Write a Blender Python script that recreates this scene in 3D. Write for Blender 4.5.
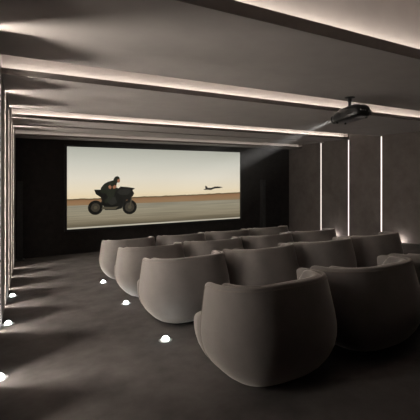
import bpy, bmesh, math, random
from mathutils import Vector, Matrix
random.seed(4)
for o in list(bpy.data.objects):
    bpy.data.objects.remove(o)
SC = bpy.context.scene
COL = SC.collection
S = 1.45                  # camera height above the floor in metres; lengths below are in camera heights
SLOPE = 0.09              # the floor falls towards the screen
TILT = -math.atan(SLOPE)

# ------------------------------------------------------------------ camera
cam = bpy.data.cameras.new('camera')
cam_o = bpy.data.objects.new('camera', cam)
COL.objects.link(cam_o)
cam.sensor_width = 36.0
cam.lens = 355.0 / 420.0 * 36.0
cam.shift_y = -35.0 / 420.0
cam.clip_start = 0.02
cam_o.location = (0, 0, S)
cam_o.rotation_euler = (math.radians(90), 0, math.radians(-27.4))
SC.camera = cam_o

# ------------------------------------------------------------------ world, exposure
w = bpy.data.worlds.new('world')
SC.world = w
w.use_nodes = True
w.node_tree.nodes['Background'].inputs[0].default_value = (0.01, 0.009, 0.008, 1)
w.node_tree.nodes['Background'].inputs[1].default_value = 0.3
SC.view_settings.view_transform = 'Standard'
SC.view_settings.look = 'None'
SC.view_settings.gamma = 1.0
SC.view_settings.exposure = 0.0
SC.view_settings.use_curve_mapping = False
SC.cycles.use_denoising = True
SC.cycles.max_bounces = 8
SC.cycles.sample_clamp_indirect = 4.0

# light strengths (radiance of the glowing faces)
WARM = (1.0, 0.91, 0.80)
SLOT_POWER = 125.0          # recessed strips in the left wall
RIGHT_POWER = 1.5        # flush strips in the right wall
COVE_POWER = {'near': 46.0, 'middle': 52.0, 'far': 42.0, 'last': 8.0}
SPOT_POWER = 26.0         # little floor lights
SCREEN_POWER = 1.0
BEAM_WATTS = 7000.0

# ------------------------------------------------------------------ materials
def new_mat(name):
    m = bpy.data.materials.new(name)
    m.use_nodes = True
    return m, m.node_tree, m.node_tree.nodes['Principled BSDF']

def surface(name, c1, c2, scale, rough=0.85, bump=0.0, bscale=None, sheen=0.0, metallic=0.0, detail=6, spec=0.3):
    m, nt, p = new_mat(name)
    tc = nt.nodes.new('ShaderNodeTexCoord')
    nz = nt.nodes.new('ShaderNodeTexNoise')
    nz.inputs['Scale'].default_value = scale
    nz.inputs['Detail'].default_value = detail
    nz.inputs['Roughness'].default_value = 0.6
    nt.links.new(tc.outputs['Object'], nz.inputs['Vector'])
    cr = nt.nodes.new('ShaderNodeValToRGB')
    cr.color_ramp.elements[0].position = 0.3
    cr.color_ramp.elements[1].position = 0.7
    cr.color_ramp.elements[0].color = (*c1, 1)
    cr.color_ramp.elements[1].color = (*c2, 1)
    nt.links.new(nz.outputs['Fac'], cr.inputs['Fac'])
    nt.links.new(cr.outputs['Color'], p.inputs['Base Color'])
    p.inputs['Roughness'].default_value = rough
    p.inputs['Metallic'].default_value = metallic
    p.inputs['Specular IOR Level'].default_value = spec
    if sheen:
        p.inputs['Sheen Weight'].default_value = sheen
        p.inputs['Sheen Roughness'].default_value = 0.45
        p.inputs['Sheen Tint'].default_value = (1.0, 0.93, 0.88, 1)
    if bump:
        n2 = nt.nodes.new('ShaderNodeTexNoise')
        n2.inputs['Scale'].default_value = bscale or scale * 8
        n2.inputs['Detail'].default_value = 3
        nt.links.new(tc.outputs['Object'], n2.inputs['Vector'])
        b = nt.nodes.new('ShaderNodeBump')
        b.inputs['Strength'].default_value = bump
        b.inputs['Distance'].default_value = 0.01
        nt.links.new(n2.outputs['Fac'], b.inputs['Height'])
        nt.links.new(b.outputs['Normal'], p.inputs['Normal'])
    return m

def glow(name, color, strength):
    m = bpy.data.materials.new(name)
    m.use_nodes = True
    nt = m.node_tree
    nt.nodes.clear()
    e = nt.nodes.new('ShaderNodeEmission')
    e.inputs[0].default_value = (*color, 1)
    e.inputs[1].default_value = strength
    out = nt.nodes.new('ShaderNodeOutputMaterial')
    nt.links.new(e.outputs[0], out.inputs[0])
    return m

M_CEIL = surface('matt_taupe_paint', (0.365, 0.338, 0.326), (0.40, 0.370, 0.357), 3.0, 0.95, spec=0.1)
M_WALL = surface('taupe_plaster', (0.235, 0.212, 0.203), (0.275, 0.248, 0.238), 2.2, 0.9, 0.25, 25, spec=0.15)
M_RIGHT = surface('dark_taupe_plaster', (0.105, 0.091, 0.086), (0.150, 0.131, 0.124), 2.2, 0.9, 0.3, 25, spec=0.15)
M_BLACK = surface('black_fabric', (0.030, 0.028, 0.028), (0.042, 0.039, 0.038), 5.0, 0.95, 0.2, 120, spec=0.1)
M_CARPET = surface('dark_carpet', (0.084, 0.077, 0.076), (0.140, 0.128, 0.125), 3.2, 0.97, 0.6, 220, detail=9, spec=0.05)
M_VELVET = surface('taupe_velvet', (0.182, 0.166, 0.159), (0.218, 0.199, 0.191), 5.0, 0.85, 0.15, 160, sheen=0.75, spec=0.1)
M_PIPE = surface('taupe_piping', (0.20, 0.172, 0.158), (0.24, 0.208, 0.19), 30.0, 0.8, sheen=0.3, spec=0.2)
M_LIP_SHADE = surface('dark_brown_edge_profile', (0.13, 0.116, 0.110), (0.15, 0.134, 0.127), 12.0, 0.7, spec=0.2)  # shade on the cove lip faces, as the colour of added strips
M_BASE = surface('black_plinth_lacquer', (0.012, 0.012, 0.012), (0.018, 0.017, 0.017), 20.0, 0.5)
M_GLOSS = surface('black_gloss_plastic', (0.010, 0.010, 0.011), (0.016, 0.016, 0.017), 12.0, 0.28, spec=0.5)
M_SATIN = surface('black_satin_plastic', (0.020, 0.020, 0.021), (0.030, 0.030, 0.031), 12.0, 0.5, spec=0.4)
M_CONE = surface('speaker_cone', (0.035, 0.035, 0.037), (0.05, 0.05, 0.052), 40.0, 0.55)
M_STEEL = surface('brushed_steel', (0.35, 0.34, 0.33), (0.45, 0.44, 0.43), 60.0, 0.35, metallic=1.0)
M_SLOT = glow('warm_slot_light', WARM, SLOT_POWER)
M_SLOT_ADDED = glow('warm_slot_light_dimmed', WARM, SLOT_POWER * 0.8)  # added strip out of view, brightens the left of the front armchair
M_STRIP = glow('warm_wall_light', (1.0, 0.88, 0.80), RIGHT_POWER)
M_COVE = {k: glow('warm_cove_light_' + k, WARM, v) for k, v in COVE_POWER.items()}
M_SPOT = glow('cool_floor_light', (0.93, 1.0, 0.97), SPOT_POWER)
M_WASH = glow('warm_wall_washer', (1.0, 0.92, 0.85), SPOT_POWER * 6)
M_HALO = surface('frosted_white_glass', (0.78, 0.80, 0.80), (0.82, 0.83, 0.83), 30.0, 0.7)  # white of the discs added as halos round the floor lights
M_LENS = glow('lit_projector_lens', (1.0, 0.97, 0.93), 5.0)

# ------------------------------------------------------------------ helpers
def pt(x, y, z):
    """camera-height units, z measured from the camera's height, to metres"""
    return Vector((x * S, y * S, (z + 1.0) * S))

def floor_z(y):
    return -1.0 - SLOPE * y

def mesh_obj(name, verts, faces, mat, parent=None, smooth=False, loc=None):
    me = bpy.data.meshes.new(name)
    me.from_pydata([tuple(v) for v in verts], [], faces)
    me.update()
    bm = bmesh.new(); bm.from_mesh(me)
    bmesh.ops.recalc_face_normals(bm, faces=bm.faces)
    bm.to_mesh(me); bm.free()
    if smooth:
        for p in me.polygons:
            p.use_smooth = True
    me.materials.append(mat)
    o = bpy.data.objects.new(name, me)
    COL.objects.link(o)
    if parent:
        o.parent = parent
    if loc is not None:
        o.location = loc
    return o

def box_geo(x0, x1, y0, y1, z0, z1, V, F):
    n = len(V)
    V += [(x0, y0, z0), (x1, y0, z0), (x1, y1, z0), (x0, y1, z0), (x0, y0, z1), (x1, y0, z1), (x1, y1, z1), (x0, y1, z1)]
    F += [(n, n+3, n+2, n+1), (n+4, n+5, n+6, n+7), (n, n+1, n+5, n+4), (n+1, n+2, n+6, n+5), (n+2, n+3, n+7, n+6), (n+3, n, n+4, n+7)]

def boxes(name, lst, mat, parent=None, bevel=0.0, loc=None):
    V, F = [], []
    for b in lst:
        box_geo(*b, V, F)
    o = mesh_obj(name, V, F, mat, parent, loc=loc)
    if bevel:
        m = o.modifiers.new('bevel', 'BEVEL'); m.width = bevel; m.segments = 3
    return o

def hbox(x0, x1, y0, y1, z0, z1):
    a, b = pt(x0, y0, z0), pt(x1, y1, z1)
    return (a.x, b.x, a.y, b.y, a.z, b.z)

def lathe(prof, seg=32, axis='Z'):
    V, F = [], []
    for i in range(seg):
        a = 2 * math.pi * i / seg
        for r, z in prof:
            x, y = r * math.cos(a), r * math.sin(a)
            V.append((x, y, z) if axis == 'Z' else ((x, z, y) if axis == 'Y' else (z, x, y)))
    n = len(prof)
    for i in range(seg):
        j = (i + 1) % seg
        for k in range(n - 1):
            F.append((i*n+k, j*n+k, j*n+k+1, i*n+k+1))
    if prof[0][0] > 1e-6:
        F.append(tuple(i*n for i in range(seg)))
    if prof[-1][0] > 1e-6:
        F.append(tuple(i*n+n-1 for i in reversed(range(seg))))
    return V, F

def tube(path, r, seg=8):
    V, F = [], []
    P = [Vector(p) for p in path]
    n = len(P)
    up = Vector((0, 0, 1))
    for i, p in enumerate(P):
        t = (P[min(i+1, n-1)] - P[max(i-1, 0)]).normalized()
        ref = up if abs(t.z) < 0.9 else Vector((0, 1, 0))
        a = t.cross(ref).normalized(); b = t.cross(a).normalized()
        for k in range(seg):
            an = 2 * math.pi * k / seg
            V.append(p + (a * math.cos(an) + b * math.sin(an)) * r)
    for i in range(n - 1):
        for k in range(seg):
            l = (k + 1) % seg
            F.append((i*seg+k, i*seg+l, (i+1)*seg+l, (i+1)*seg+k))
    F.append(tuple(range(seg))); F.append(tuple((n-1)*seg+k for k in reversed(range(seg))))
    return V, F

def structure(o):
    o['kind'] = 'structure'
    return o

def thing(name, label, cat, loc=(0, 0, 0), rot=(0, 0, 0), group=None):
    o = bpy.data.objects.new(name, None)
    o.empty_display_size = 0.1
    COL.objects.link(o)
    o.location = loc; o.rotation_euler = rot
    return tag(o, label, cat, group)

def tag(o, label, cat, group=None):
    o['label'] = label; o['category'] = cat
    if group:
        o['group'] = group
    return o

def copy_tree(root, parent=None):
    c = root.copy(); COL.objects.link(c)
    if parent is not None:
        c.parent = parent
    for ch in [k for k in bpy.data.objects if k.parent == root]:
        copy_tree(ch, c)
    return c

# ------------------------------------------------------------------ the room
XL, XR = -0.195, 7.06
YN, YB = -1.6, 8.43
SOF = 0.866               # underside of the ceiling panels above the camera
TOPZ = 1.62
SLOTS = [1.65, 2.43, 3.45, 4.32, 5.25, 6.20, 7.13]     # light slots along the left wall; the first is added, out of view
RSTR = [5.29, 6.20, 7.12]                  # light strips along the right wall

# floor
V = [pt(XL-.3, YN, floor_z(YN)), pt(XR+.3, YN, floor_z(YN)), pt(XR+.3, YB+.3, floor_z(YB+.3)), pt(XL-.3, YB+.3, floor_z(YB+.3))]
V += [v - Vector((0, 0, 0.15)) for v in V]
structure(mesh_obj('floor', V, [(0, 1, 2, 3), (7, 6, 5, 4), (0, 4, 5, 1), (1, 5, 6, 2), (2, 6, 7, 3), (3, 7, 4, 0)], M_CARPET))

# ceiling: one profile run across the room: flat panels with light coves between them
prof = [(YN, SOF)]
UP = 0.93
MID = 0.888
def cove(start, lip, bottom, liptop, top, after, before=SOF):
    tr = lip + 0.13
    global prof
    prof += [(start, before), (start, top), (tr, top), (tr, bottom + 0.012), (lip + 0.012, bottom + 0.012),
             (lip + 0.012, liptop), (lip, liptop), (lip, bottom)]
    prof.append((after, bottom))
cove(1.04, 1.643, SOF, 0.945, 1.48, 2.2)
prof += [(2.46, SOF), (2.46, UP)]          # the ceiling steps up here
cove(3.17, 3.60, MID, 0.945, 1.14, 5.0, UP)
cove(5.42, 6.22, MID, 0.940, 1.08, 7.0, MID)
prof += [(7.0, SOF)]
cove(7.74, 7.86, 0.775, 0.815, 0.98, YB)
prof += [(YB, TOPZ), (YN, TOPZ)]
n = len(prof)
V = [pt(XL, y, z) for y, z in prof] + [pt(XR, y, z) for y, z in prof]
F = [(i, (i+1) % n, n+(i+1) % n, n+i) for i in range(n)]
F.append(tuple(range(n))); F.append(tuple(reversed(range(n, 2*n))))
structure(mesh_obj('ceiling', V, F, M_CEIL))

# left wall: thick panels with a groove between neighbours
GW, GD = 0.068, 0.064
bl = [hbox(XL-.3, XL-GD, YN, YB, -2.0, TOPZ)]
edges = [YN] + [v for s in SLOTS for v in (s - GW/2, s + GW/2)] + [YB]
for a, b in zip(edges[::2], edges[1::2]):
    bl.append(hbox(XL-GD, XL, a, b, -2.0, TOPZ))
structure(boxes('wall_left', bl, M_WALL))
# right wall
GR = 0.038
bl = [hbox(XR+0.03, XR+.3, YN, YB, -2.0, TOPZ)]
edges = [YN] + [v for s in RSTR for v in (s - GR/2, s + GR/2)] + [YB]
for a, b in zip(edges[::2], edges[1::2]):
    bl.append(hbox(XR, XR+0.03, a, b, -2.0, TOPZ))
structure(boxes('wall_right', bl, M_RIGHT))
structure(boxes('wall_back', [hbox(XL-.3, XR+.3, YB, YB+.2, -2.0, TOPZ)], M_BLACK))
structure(boxes('wall_front', [hbox(XL-.3, XR+.3, YN-.2, YN, -1.2, TOPZ)], M_WALL))
# dark strips added over the cove lips, their shade put into the colour
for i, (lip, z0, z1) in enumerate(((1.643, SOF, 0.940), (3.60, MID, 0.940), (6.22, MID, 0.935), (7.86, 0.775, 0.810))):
    structure(boxes('trim_%d' % (i + 1), [hbox(XL+0.002, XR-0.002, lip-0.006, lip-0.0002, z0+0.001, z1)], M_LIP_SHADE))

# ------------------------------------------------------------------ strip lights
names = ['in the left wall, just outside the left edge of the picture', 'in the left wall, nearest one in the picture', 'in the left wall, second one in the picture',
         'in the left wall, third from the camera', 'in the left wall, third from the screen',
         'in the left wall, second from the screen wall', 'in the left wall, closest to the screen wall']
for y, nm in zip(SLOTS, names):
    o = boxes('slot_light', [hbox(XL-GD, XL-GD+0.008, y-0.012, y+0.012, floor_z(y)+(0.2 if y < 2 else 0.01), (-0.25 if y < 2 else SOF-0.005))], M_SLOT_ADDED if y < 2 else M_SLOT)
    tag(o, 'warm vertical slot light ' + nm, 'light', 'slot lights recessed in the left wall')
names = ['right of the projector, rightmost one fully seen', 'below the projector, middle of the three', 'nearest to the black screen wall']
for y, nm in zip(RSTR, names):
    o = boxes('wall_light_strip', [hbox(XR+0.008, XR+0.028, y-GR/2, y+GR/2, floor_z(y)+0.01, SOF-0.002)], M_STRIP)
    tag(o, 'thin glowing vertical strip in the right wall, ' + nm, 'light', 'vertical strips in the right wall')
for (lip, bot, key, nm) in ((1.643, SOF, 'near', 'nearest to the camera, across the top right'), (3.60, MID, 'middle', 'second from camera, behind the projector'),
                        (6.22, MID, 'far', 'third from the camera'), (7.86, 0.775, 'last', 'last one in front of the screen wall')):
    k = {'last': 0.5, 'near': 1.0}.get(key, 0.6)
    d0 = 0.075 if key == 'near' else 0.100
    o = boxes('cove_light', [hbox(XL+0.02, XR-0.02, lip+d0, lip+d0+0.02, bot+0.050*k, bot+0.062*k)], M_COVE[key])
    tag(o, 'warm strip light hidden in the ceiling cove ' + nm, 'light', 'strip lights in the ceiling coves')

# ------------------------------------------------------------------ floor lights
def make_spot(mat):
    t = thing('floor_light', '', 'light', group='small round floor lights')
    V, F = lathe([(0.068, 0.0), (0.074, 0.0), (0.074, 0.002), (0.072, 0.003), (0.069, 0.003), (0.068, 0.002)], 32)
    F = F[:-2]
    nn = 6
    F += [(i*nn+5, ((i+1) % 32)*nn+5, ((i+1) % 32)*nn, i*nn) for i in range(32)]
    mesh_obj('bezel', V, F, M_STEEL, t, True)
    V, F = lathe([(0.0001, 0.0025), (0.030, 0.0025), (0.067, 0.002), (0.067, 0.0005), (0.0001, 0.0005)], 32)
    mesh_obj('frosted_glass', V, F, M_HALO, t, True)  # added disc that catches the lens light as a glow around it
    V, F = lathe([(0.0001, 0.042), (0.014, 0.040), (0.025, 0.034), (0.033, 0.024), (0.037, 0.012), (0.038, 0.003), (0.0001, 0.003)], 28)
    mesh_obj('lens', V, F, mat, t, True)
    return t
spots = [(0.919, 2.49, 'white floor light in the aisle, nearest to the camera of the three beside the armchairs'),
         (0.919, 3.66, 'white floor light in the aisle, middle one of three beside the armchairs'),
         (0.919, 4.88, 'white floor light in the aisle, farthest one, beside the armchairs closest to the screen'),
         (-0.142, 2.475, 'white floor light by the left wall, lowest in the picture'),
         (-0.142, 3.63, 'white floor light by the left wall, second from the camera'),
         (-0.142, 4.80, 'white floor light by the left wall, third from the camera'),
         (6.965, 4.78, 'floor light washing the right wall, glowing just right of the rightmost armchair'),
         (6.965, 6.55, 'floor light washing the right wall, the farther one, between two light strips')]
proto_spot = make_spot(M_SPOT)
proto_wash = make_spot(M_WASH)
for i, (x, y, lb) in enumerate(spots):
    o = proto_spot if i == 0 else proto_wash if i == 6 else copy_tree(proto_spot if i < 6 else proto_wash)
    o.location = pt(x, y, floor_z(y)); o.rotation_euler = (TILT, 0, 0)
    o['label'] = lb

# ------------------------------------------------------------------ armchairs
A, B = 0.388 * S, 0.32 * S
N = 2.9
PROF = [(0.0, .50), (.015, .57), (.04, .65), (.09, .75), (.17, .86), (.27, .945), (.38, .99), (.48, 1.0), (.62, .982), (.8, .942), (1.0, .893)]
def rad(t):
    t = max(0.0, min(1.0, t))
    for (a, ra), (b, rb) in zip(PROF, PROF[1:]):
        if t <= b:
            u = (t - a) / (b - a)
            return ra + (rb - ra) * u
    return PROF[-1][1]
def plan(phi, n=N, bf=1.0):
    s, c = math.sin(phi), math.cos(phi)
    x = math.copysign(abs(s) ** (2 / n), s); y = -math.copysign(abs(c) ** (2 / n), c)
    return x, y * (bf if y > 0 else 1.0)
RIM = 0.565 * S
Z0 = 0.018 * S
def rim_at(phi, pmax):
    d = (pmax - abs(phi)) / math.radians(9)
    drop = 0.0
    if d < 1:
        drop = 0.035 * S * (1 - math.sqrt(max(0, 1 - (1 - d) ** 2)))
    k = max(0, (abs(phi) - math.radians(50)) / math.radians(50))
    return RIM - drop - 0.012 * S * min(1, k)

def sweep(phis, section):
    """section(phi) gives a closed loop of points; sweep and cap"""
    V, F = [], []
    rings = [section(p) for p in phis]
    m = len(rings[0])
    for r in rings:
        V += r
    for i in range(len(rings) - 1):
        for k in range(m):
            l = (k + 1) % m
            F.append((i*m+k, i*m+l, (i+1)*m+l, (i+1)*m+k))
    F.append(tuple(range(m))); F.append(tuple((len(rings)-1)*m + k for k in reversed(range(m))))
    return V, F

def make_chair():
    t = thing('armchair', '', 'armchair', group='taupe tub armchairs in four rows')
    PM = math.radians(103)
    TH = 0.024 * S
    def sec(phi):
        zt = rim_at(phi, PM)
        px, py = plan(phi)
        L = []
        m = 22
        hr = TH / 2
        d = (PM - abs(phi)) / math.radians(3.0)
        sh = 1.0 if d >= 1 else math.sqrt(max(0.0, 1 - (1 - d) ** 2)) * 0.85 + 0.15   # rounded front edge
        def P(r_off, z):
            r = rad((z - Z0) / (RIM - Z0))
            q = Vector((px * A * r, py * B * r)); ln = max(q.length, 1e-6)
            q = q * ((ln - r_off) / ln)
            return (q.x, q.y, z)
        for i in range(m):
            L.append(P(hr - hr * sh, Z0 + (zt - hr - Z0) * i / (m - 1)))
        for i in range(1, 7):
            a = math.pi * i / 7
            L.append(P(hr - hr * sh * math.cos(a), zt - hr + hr * math.sin(a)))
        for i in range(m):
            L.append(P(hr + hr * sh, zt - hr - (zt - hr - Z0) * i / (m - 1)))
        return L
    ph = [PM * (2 * i / 96 - 1) for i in range(97)]
    extra = [PM - math.radians(x) for x in (0.15, 0.5, 1.0, 1.7)]
    ph = sorted(set(ph + extra + [-e for e in extra]))
    V, F = sweep(ph, sec)
    mesh_obj('shell', V, F, M_VELVET, t, True)
    # piping along the outer rim and down the front edges of the shell
    path = []
    def outer(phi, z, off=0.001):
        px, py = plan(phi)
        r = rad((z - Z0) / (RIM - Z0))
        q = Vector((px * A * r, py * B * r)); q = q * ((q.length + off) / q.length)
        return (q.x, q.y, z)
    pe = PM - math.radians(2.6)
    for i in range(14):
        path.append(outer(-pe, 0.05*S + (rim_at(pe, PM) - 0.035*S - 0.05*S) * i / 13))
    for i in range(1, 80):
        p = pe * (2 * i / 80 - 1)
        path.append(outer(p, rim_at(p, PM) - 0.022*S))
    for i in range(14):
        path.append(outer(pe, rim_at(pe, PM) - 0.035*S - (rim_at(pe, PM) - 0.035*S - 0.05*S) * i / 13))
    V, F = tube(path, 0.0035, 6)
    mesh_obj('piping', V, F, M_PIPE, t, True)
    # padded lining: the back and the two arms, lower and fuller in front of the shell
    PL = math.radians(138)
    def sm(a, b, x):
        u = max(0, min(1, (x - a) / (b - a))); return u * u * (3 - 2 * u)
    def sec2(phi):
        ad = math.degrees(abs(phi))
        zt = (0.561 - 0.195 * sm(84, 104, ad) - 0.05 * sm(110, 138, ad)) * S
        off0 = (0.019 - 0.023 * sm(101, 107, ad)) * S
        th = (0.075 + 0.035 * sm(92, 112, ad)) * S
        d = (138 - ad) / 6.0
        k = 1.0 if d >= 1 else math.sqrt(max(0.0, 1 - (1 - d) ** 2)) * 0.8 + 0.2
        px, py = plan(phi, N, 1.05 + 0.22 * sm(96, 125, ad))
        zb = 0.05 * S
        L = []
        mid = off0 + th / 2
        def P(off, z):
            r = rad((z - Z0) / (RIM - Z0))
            q = Vector((px * A * r, py * B * r)); ln = q.length
            q = q * ((ln - off) / ln)
            return (q.x, q.y, z)
        h = th / 2 * k
        rr = min(th / 2, 0.04 * S)
        for i in range(12):
            L.append(P(mid - h, zb + (zt - rr - zb) * i / 11))
        for i in range(1, 8):
            a = math.pi * i / 8
            L.append(P(mid - h * math.cos(a), zt - rr + rr * math.sin(a)))
        for i in range(12):
            L.append(P(mid + h, zt - rr - (zt - rr - zb) * i / 11))
        return L
    ph = [PL * (2 * i / 110 - 1) for i in range(111)]
    V, F = sweep(ph, sec2)
    mesh_obj('inner_upholstery', V, F, M_VELVET, t, True)
    # seat body and cushion
    def disc(ax, by, cy, levels, nn=2.7, seg=56):
        V, F = [], []
        for z, k in levels:
            for i in range(seg):
                p = 2 * math.pi * i / seg
                x, y = plan(p, nn)
                V.append((x * ax * k, cy + y * by * k, z))
        for j in range(len(levels) - 1):
            for i in range(seg):
                l = (i + 1) % seg
                F.append((j*seg+i, j*seg+l, (j+1)*seg+l, (j+1)*seg+i))
        F.append(tuple(range(seg))); F.append(tuple((len(levels)-1)*seg + k for k in reversed(range(seg))))
        return V, F
    ax, by = 0.295*S, 0.29*S
    V, F = disc(ax, by, 0.045*S, [(0.03*S, .62), (0.045*S, .70), (0.08*S, .80), (0.13*S, .90), (0.18*S, .96), (0.21*S, .97), (0.228*S, .95), (0.235*S, .90)])
    mesh_obj('seat_base', V, F, M_VELVET, t, True)
    V, F = disc(0.256*S, 0.255*S, 0.065*S, [(0.236*S, .88), (0.240*S, .95), (0.252*S, .995), (0.268*S, 1.0), (0.284*S, .985), (0.295*S, .94), (0.302*S, .82), (0.306*S, .6), (0.308*S, .3)])
    mesh_obj('seat_cushion', V, F, M_VELVET, t, True)
    V, F = disc(0.17*S, 0.15*S, 0.0, [(0.0, 1.0), (0.004*S, 1.02), (0.032*S, 1.02)])
    mesh_obj('plinth', V, F, M_BASE, t, True)
    return t

ROWS = [(1.68, 'row nearest to the camera'), (2.87, 'second row from the camera'), (3.86, 'third row from the camera'), (4.92, 'row closest to the screen')]
COLX = [1.23, 2.025, 2.82, 3.615]
PLACE = ['leftmost seat beside the aisle', 'second seat from the left', 'third seat from the left', 'rightmost seat']
proto = make_chair()
first = True
for ri, (ry, rn) in enumerate(ROWS):
    for ci, cx in enumerate(COLX):
        cx = cx + (0.028, 0.015, 0.03, 0.05)[ri]
        if ri == 0 and ci == 3:
            continue
        o = proto if first else copy_tree(proto)
        first = False
        o.location = pt(cx, ry, floor_z(ry))
        o.rotation_euler = (TILT, 0, 0)
        o['label'] = 'taupe velvet tub armchair, %s in the %s' % (PLACE[ci], rn)

# ------------------------------------------------------------------ screen with the picture
W_, H_ = 4.48 * S, 1.827 * S
YS = 8.38
scr = thing('projection_screen', 'wide framed projection screen on the black wall, showing a motorcyclist and a jet', 'screen', pt(0.80, YS, -1.2))
# object space: x across, z up, front face towards -y
m, nt, p = new_mat('projected_picture')
nt.nodes.clear()
tc = nt.nodes.new('ShaderNodeTexCoord')
sep = nt.nodes.new('ShaderNodeSeparateXYZ')
nt.links.new(tc.outputs['Object'], sep.inputs[0])
def math_node(op, a, b=None, c=None):
    nd = nt.nodes.new('ShaderNodeMath'); nd.operation = op
    for i, v in enumerate((a, b, c)):
        if v is None: continue
        if isinstance(v, (int, float)): nd.inputs[i].default_value = v
        else: nt.links.new(v, nd.inputs[i])
    return nd.outputs[0]
def srgb(r, g, b):
    return tuple(((v/255+.055)/1.055)**2.4 for v in (r, g, b)) + (1,)
def ramp(fac, stops):
    cr = nt.nodes.new('ShaderNodeValToRGB')
    el = cr.color_ramp.elements
    while len(el) < len(stops): el.new(0.5)
    for e, (pos, col) in zip(el, stops):
        e.position = pos; e.color = col
    nt.links.new(fac, cr.inputs[0])
    return cr.outputs[0]
u = math_node('DIVIDE', sep.outputs['X'], W_)
v = math_node('DIVIDE', sep.outputs['Z'], H_)
sky = ramp(v, [(0.36, srgb(228, 208, 170)), (0.46, srgb(230, 216, 188)), (0.62, srgb(222, 215, 198)), (0.8, srgb(203, 201, 188)), (1.0, srgb(174, 175, 163))])
road = ramp(v, [(0.0, srgb(196, 190, 172)), (0.012, srgb(190, 184, 166)), (0.02, srgb(96, 88, 72)), (0.05, srgb(110, 101, 82)), (0.09, srgb(134, 124, 103)), (0.2, srgb(146, 138, 117)), (0.285, srgb(140, 134, 116))])
stretch = nt.nodes.new('ShaderNodeCombineXYZ')
nt.links.new(math_node('MULTIPLY', u, 3.0), stretch.inputs[0])
nt.links.new(math_node('MULTIPLY', v, 55.0), stretch.inputs[1])
nzs = nt.nodes.new('ShaderNodeTexNoise'); nzs.inputs['Scale'].default_value = 1.0
nt.links.new(stretch.outputs[0], nzs.inputs['Vector'])
def mix(kind, fac, a, b):
    nd = nt.nodes.new('ShaderNodeMix'); nd.data_type = 'RGBA'; nd.blend_type = kind
    for idx, val in ((0, fac), (6, a), (7, b)):
        if isinstance(val, (int, float)): nd.inputs[idx].default_value = val
        elif isinstance(val, tuple): nd.inputs[idx].default_value = val
        else: nt.links.new(val, nd.inputs[idx])
    return nd.outputs[2]
road = mix('OVERLAY', 0.35, road, ramp(nzs.outputs['Fac'], [(0.3, (0.25, 0.25, 0.25, 1)), (0.7, (0.75, 0.75, 0.75, 1))]))
hn = nt.nodes.new('ShaderNodeTexNoise'); hn.inputs['Scale'].default_value = 1.0; hn.inputs['Detail'].default_value = 6
hx = nt.nodes.new('ShaderNodeCombineXYZ'); nt.links.new(math_node('MULTIPLY', u, 22.0), hx.inputs[0])
nt.links.new(hx.outputs[0], hn.inputs['Vector'])
top = math_node('ADD', math_node('MULTIPLY', hn.outputs['Fac'], 0.028), math_node('MULTIPLY_ADD', math_node('POWER', u, 2.0), 0.030, 0.352))
edge = math_node('SUBTRACT', v, top)
hill = ramp(math_node('MULTIPLY_ADD', edge, 10.0, 1.0), [(0.0, srgb(140, 118, 88)), (0.45, srgb(146, 114, 82)), (0.78, srgb(140, 106, 76)), (0.92, srgb(92, 76, 54)), (1.0, srgb(78, 66, 48))])
c = mix('MIX', math_node('GREATER_THAN', edge, 0.0), hill, sky)
c = mix('MIX', math_node('LESS_THAN', v, 0.285), c, road)
em = nt.nodes.new('ShaderNodeEmission'); em.inputs[1].default_value = SCREEN_POWER
nt.links.new(c, em.inputs[0])
out = nt.nodes.new('ShaderNodeOutputMaterial'); nt.links.new(em.outputs[0], out.inputs[0])
M_PICT = m
boxes('screen_surface', [(0, W_, 0.0, 0.012, 0, H_)], M_PICT, scr)
FB = 0.075
V, F = [], []
for b in [(-FB, 0, -0.03, 0.045, -FB, H_+FB), (W_, W_+FB, -0.03, 0.045, -FB, H_+FB), (0, W_, -0.03, 0.045, H_, H_+FB), (0, W_, -0.03, 0.045, -FB, 0)]:
    box_geo(*b, V, F)
mesh_obj('frame', V, F, M_SATIN, scr)

def flat_image(name, polys, color, y, parent, label=None, rough=0):
    V, F = [], []
    for poly in polys:
        k = len(V)
        V += [(a * W_, y, b * H_) for a, b in poly]
        F.append(tuple(range(k, k + len(poly))))
    mt = glow(name + '_light', color, SCREEN_POWER)
    me = bpy.data.meshes.new(name); me.from_pydata(V, [], F); me.update(); me.materials.append(mt)
    o = bpy.data.objects.new(name, me); COL.objects.link(o); o.parent = parent
    if label: o['label'] = label
    return o
ASP = W_ / H_
def ell(cx, cy, ru, k=1.0, seg=36):
    return [(cx + ru * math.cos(2*math.pi*i/seg), cy + ru * ASP * k * math.sin(2*math.pi*i/seg)) for i in range(seg)]
DK = srgb(24, 23, 20)[:3]
RW, FW = (0.1352, 0.2500), (0.3104, 0.2400)
bike = [[(0.1287, 0.4742), (0.1574, 0.4729), (0.172, 0.455), (0.20, 0.44), (0.2437, 0.4673), (0.262, 0.5087), (0.2988, 0.501), (0.3319, 0.4866), (0.3391, 0.4776), (0.3256, 0.4607), (0.3346, 0.4166), (0.3283, 0.3843), (0.3172, 0.36), (0.3196, 0.30), (0.302, 0.30), (0.298, 0.34), (0.2855, 0.3116), (0.268, 0.2271), (0.2376, 0.209), (0.1824, 0.2152), (0.1741, 0.2686), (0.1574, 0.2911), (0.1657, 0.3322), (0.1616, 0.3744), (0.1369, 0.4177)],
        ell(*RW, 0.0368, 1.0), ell(*FW, 0.0385, 1.0)]
flat_image('motorcycle_image', bike, DK, -0.002, scr, 'dark sport motorcycle side view on the screen')
GR1 = srgb(78, 72, 58)[:3]
for e in (ell(*RW, 0.022), ell(*FW, 0.025)):
    flat_image('wheel_rim_image', [e], srgb(58, 53, 44)[:3], -0.0035, scr)
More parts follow.
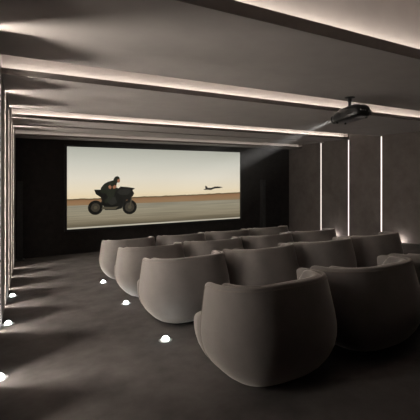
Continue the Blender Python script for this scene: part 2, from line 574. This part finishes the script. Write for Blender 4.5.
for nm, e in (('wheel_hub_image', ell(*RW, 0.0085)), ('wheel_hub_image', ell(*FW, 0.010)),
              ('fork_image', [(0.318, 0.36), (0.324, 0.355), (0.315, 0.25), (0.309, 0.25)]),
              ('exhaust_image', [(0.165, 0.228), (0.235, 0.218), (0.252, 0.255), (0.215, 0.248), (0.17, 0.256)])):
    flat_image(nm, [e], GR1, -0.0045, scr)
for e in ([(0.255, 0.47), (0.30, 0.475), (0.322, 0.45), (0.30, 0.40), (0.262, 0.40), (0.245, 0.43)], [(0.20, 0.37), (0.235, 0.38), (0.245, 0.30), (0.215, 0.27), (0.195, 0.31)]):
    flat_image('fairing_image', [e], srgb(40, 39, 35)[:3], -0.0035, scr)
rider = [[(0.156, 0.44), (0.163, 0.50), (0.178, 0.545), (0.198, 0.572), (0.222, 0.588), (0.2437, 0.56), (0.238, 0.50), (0.252, 0.485), (0.236, 0.45), (0.226, 0.38), (0.205, 0.32), (0.182, 0.30), (0.178, 0.33), (0.198, 0.38), (0.186, 0.42)],
         [(0.2235, 0.585), (0.2285, 0.617), (0.2370, 0.638), (0.2463, 0.642), (0.2545, 0.632), (0.258, 0.612), (0.2575, 0.585), (0.250, 0.562), (0.240, 0.555)]]
flat_image('rider_image', rider, srgb(36, 38, 29)[:3], -0.0035, scr, 'rider in a dark jacket leaning forward on the motorcycle')
for nm, e in (('rider_face_image', [(0.2462, 0.602), (0.258, 0.606), (0.2598, 0.588), (0.2575, 0.565), (0.250, 0.556), (0.2455, 0.575)]),
              ('rider_arm_image', [(0.199, 0.512), (0.207, 0.530), (0.216, 0.505), (0.211, 0.478), (0.202, 0.488)]),
              ('rider_arm_image', [(0.2205, 0.5088), (0.232, 0.530), (0.243, 0.512), (0.2343, 0.486), (0.2247, 0.480)])):
    flat_image(nm, [e], srgb(150, 104, 78)[:3], -0.005, scr)
jet = [(0.7484, 0.4483), (0.7600, 0.4570), (0.7580, 0.5000), (0.7672, 0.4980), (0.7762, 0.4700), (0.7982, 0.4694), (0.8130, 0.4790), (0.8235, 0.4872), (0.8454, 0.4880), (0.8620, 0.4830), (0.8801, 0.4756), (0.8527, 0.4640), (0.8271, 0.4604), (0.8090, 0.4502), (0.7982, 0.4382), (0.7803, 0.4421), (0.7520, 0.4430)]
flat_image('jet_image', [jet], srgb(34, 32, 30)[:3], -0.002, scr, 'dark jet flying low on the right of the screen')

# ------------------------------------------------------------------ tower speakers beside the screen
def make_tower():
    t = thing('tower_speaker', '', 'speaker', group='tower speakers beside the screen')
    hgt = 1.60 * S
    boxes('cabinet', [(-0.075, 0.075, -0.09, 0.09, 0.03, hgt)], M_SATIN, t, 0.008)
    boxes('foot', [(-0.12, 0.12, -0.13, 0.13, 0.0, 0.03)], M_GLOSS, t, 0.006)
    for i in range(6):
        z = hgt - 0.12 - i * 0.115
        V, F = lathe([(0.0001, -0.012), (0.012, -0.014), (0.018, -0.006), (0.040, 0.006 - 0.012), (0.046, -0.012), (0.050, -0.008), (0.050, 0.004)], 28, 'Y')
        o = mesh_obj('driver', V, F, M_CONE, t, True)
        o.location = (0, -0.091, z)
    return t
tw = make_tower()
tw['label'] = 'tall slim black tower speaker to the right of the screen'
tw.location = pt(5.93, 8.20, floor_z(8.20))
t2 = copy_tree(tw)
t2['label'] = 'tall slim black tower speaker in the corner left of the screen'
t2.location = pt(-0.11, 8.20, floor_z(8.20))

# ------------------------------------------------------------------ projector
PX, PY, PZ = 3.437, 3.00, 0.725
pr = thing('projector', 'black ceiling projector with a rounded body throwing a beam at the screen', 'projector', pt(PX, PY, UP))
dz = (PZ - UP) * S
def slab(w, l, z0, z1, n, levels):
    V, F = [], []
    seg = 56
    for z, k in levels:
        for i in range(seg):
            a = 2 * math.pi * i / seg
            x = math.copysign(abs(math.cos(a)) ** (2/n), math.cos(a)) * w * k
            y = math.copysign(abs(math.sin(a)) ** (2/n), math.sin(a)) * l * k
            V.append((x, y, z0 + (z1 - z0) * z))
    for j in range(len(levels) - 1):
        for i in range(seg):
            l2 = (i + 1) % seg
            F.append((j*seg+i, j*seg+l2, (j+1)*seg+l2, (j+1)*seg+i))
    F.append(tuple(range(seg))); F.append(tuple((len(levels)-1)*seg+k for k in reversed(range(seg))))
    return V, F
BH = 0.105
V, F = slab(0.185, 0.33, dz - BH, dz + BH, 4.0, [(0, .86), (.05, .93), (.14, .98), (.3, 1.0), (.62, 1.0), (.8, .96), (.92, .86), (1.0, .70)])
V = [(x * (1 - 0.30 * max(0, y) / 0.33), y, z + (0.02 if z < dz else -0.025) * max(0, y) / 0.33) for x, y, z in V]
body = mesh_obj('body', V, F, M_GLOSS, pr, True)
V, F = lathe([(0.0001, 0.0), (0.060, 0.0), (0.085, 0.004), (0.085, 0.012), (0.030, 0.022), (0.024, 0.03)], 32)
V = [(x, y, -z) for x, y, z in V]
mesh_obj('ceiling_plate', V, F, M_SATIN, pr, True)
V, F = lathe([(0.034, -0.02), (0.034, -0.075), (0.026, -0.08), (0.026, dz + BH - 0.005)], 20)
mesh_obj('mount_pole', V, F, M_SATIN, pr, True)
boxes('mount_bracket', [(-0.09, 0.09, -0.07, 0.07, dz + BH - 0.004, dz + BH + 0.010), (-0.03, 0.03, -0.03, 0.03, dz + BH, dz + BH + 0.04)], M_SATIN, pr, 0.003)
V, F = lathe([(0.040, 0.0), (0.075, 0.0), (0.075, 0.055), (0.066, 0.062), (0.056, 0.062), (0.048, 0.035), (0.040, 0.03)], 36, 'Y')
barrel = mesh_obj('lens_barrel', V, F[:-2], M_SATIN, pr, True, loc=(0.0, 0.312, dz))
V, F = lathe([(0.0001, 0.038), (0.02, 0.036), (0.040, 0.028), (0.047, 0.022), (0.0001, 0.02)], 32, 'Y')
mesh_obj('lens', V, F, M_LENS, barrel, True)
for sx in (-1, 1):
    V, F = [], []
    for k in range(7):
        box_geo(sx*0.184 - 0.004, sx*0.184 + 0.004, -0.17 + k*0.03, -0.155 + k*0.03, dz - 0.05, dz + 0.03, V, F)
    mesh_obj('air_vent', V, F, M_SATIN, pr)
for k in range(3):
    boxes('socket', [(-0.13 + k*0.05, -0.105 + k*0.05, -0.337, -0.322, dz - 0.03, dz - 0.015)], M_STEEL, pr)
boxes('connector_panel', [(0.06, 0.14, -0.337, -0.322, dz - 0.045, dz - 0.015)], M_STEEL, pr)
for x, y in ((-0.13, -0.22), (0.13, -0.22), (-0.10, 0.2), (0.10, 0.2)):
    V, F = lathe([(0.018, -0.014), (0.018, 0.012)], 16)
    mesh_obj('foot', V, F, M_SATIN, pr, True, loc=(x, y, dz - BH))

# the projector hangs nose down a little on its bracket
piv = Vector((0, 0, dz)); PT = -0.13
RM = Matrix.Rotation(PT, 3, 'X')
for o in [k for k in bpy.data.objects if k.parent == pr and k.name.split('.')[0] not in ('ceiling_plate', 'mount_pole', 'mount_bracket')]:
    o.location = piv + RM @ (o.location - piv)
    o.rotation_euler = (PT, 0, 0)

# the lamp of the projector and the haze its light shows up in
lens_w = pt(PX, PY, PZ) + RM @ Vector((0, 0.365, 0))
def lamp(target, angle, watts, blend):
    l = bpy.data.lights.new('projector_lamp', 'SPOT')
    l.energy = watts; l.spot_size = angle; l.spot_blend = blend; l.shadow_soft_size = 0.015
    l.color = (1.0, 0.96, 0.92)
    o = bpy.data.objects.new('projector_lamp', l); COL.objects.link(o)
    d = (target - lens_w).normalized()
    o.parent = pr
    o.location = lens_w + d * 0.02 - pr.location
    o.rotation_euler = d.to_track_quat('-Z', 'Y').to_euler()
    return o
lamp(pt(3.3, YS, -0.42), math.radians(11), BEAM_WATTS * 1.3, 1.0)
lamp(pt(3.1, YS, 0.36), math.radians(4), BEAM_WATTS * 0.9, 0.9)
m = bpy.data.materials.new('thin_haze'); m.use_nodes = True
nt = m.node_tree; nt.nodes.clear()
vs = nt.nodes.new('ShaderNodeVolumeScatter')
vs.inputs['Color'].default_value = (1, 1, 1, 1); vs.inputs['Density'].default_value = 0.01; vs.inputs['Anisotropy'].default_value = 0.0
out = nt.nodes.new('ShaderNodeOutputMaterial'); nt.links.new(vs.outputs[0], out.inputs['Volume'])
a, b = lens_w, YS * S - 0.15
V = []
for (yy, x0, x1, z0, z1) in ((lens_w.y + 0.03, lens_w.x - .03, lens_w.x + .03, lens_w.z - .03, lens_w.z + .03),
                             (b, 0.8 * S, 5.28 * S, (-1.2 + 1) * S, (0.70 + 1) * S)):
    V += [(x0, yy, z0), (x1, yy, z0), (x1, yy, z1), (x0, yy, z1)]
hz = mesh_obj('haze', V, [(0, 1, 2, 3), (7, 6, 5, 4), (0, 4, 5, 1), (1, 5, 6, 2), (2, 6, 7, 3), (3, 7, 4, 0)], m)
tag(hz, 'thin haze glowing in the projector beam between projector and screen', 'haze'); hz['kind'] = 'stuff'
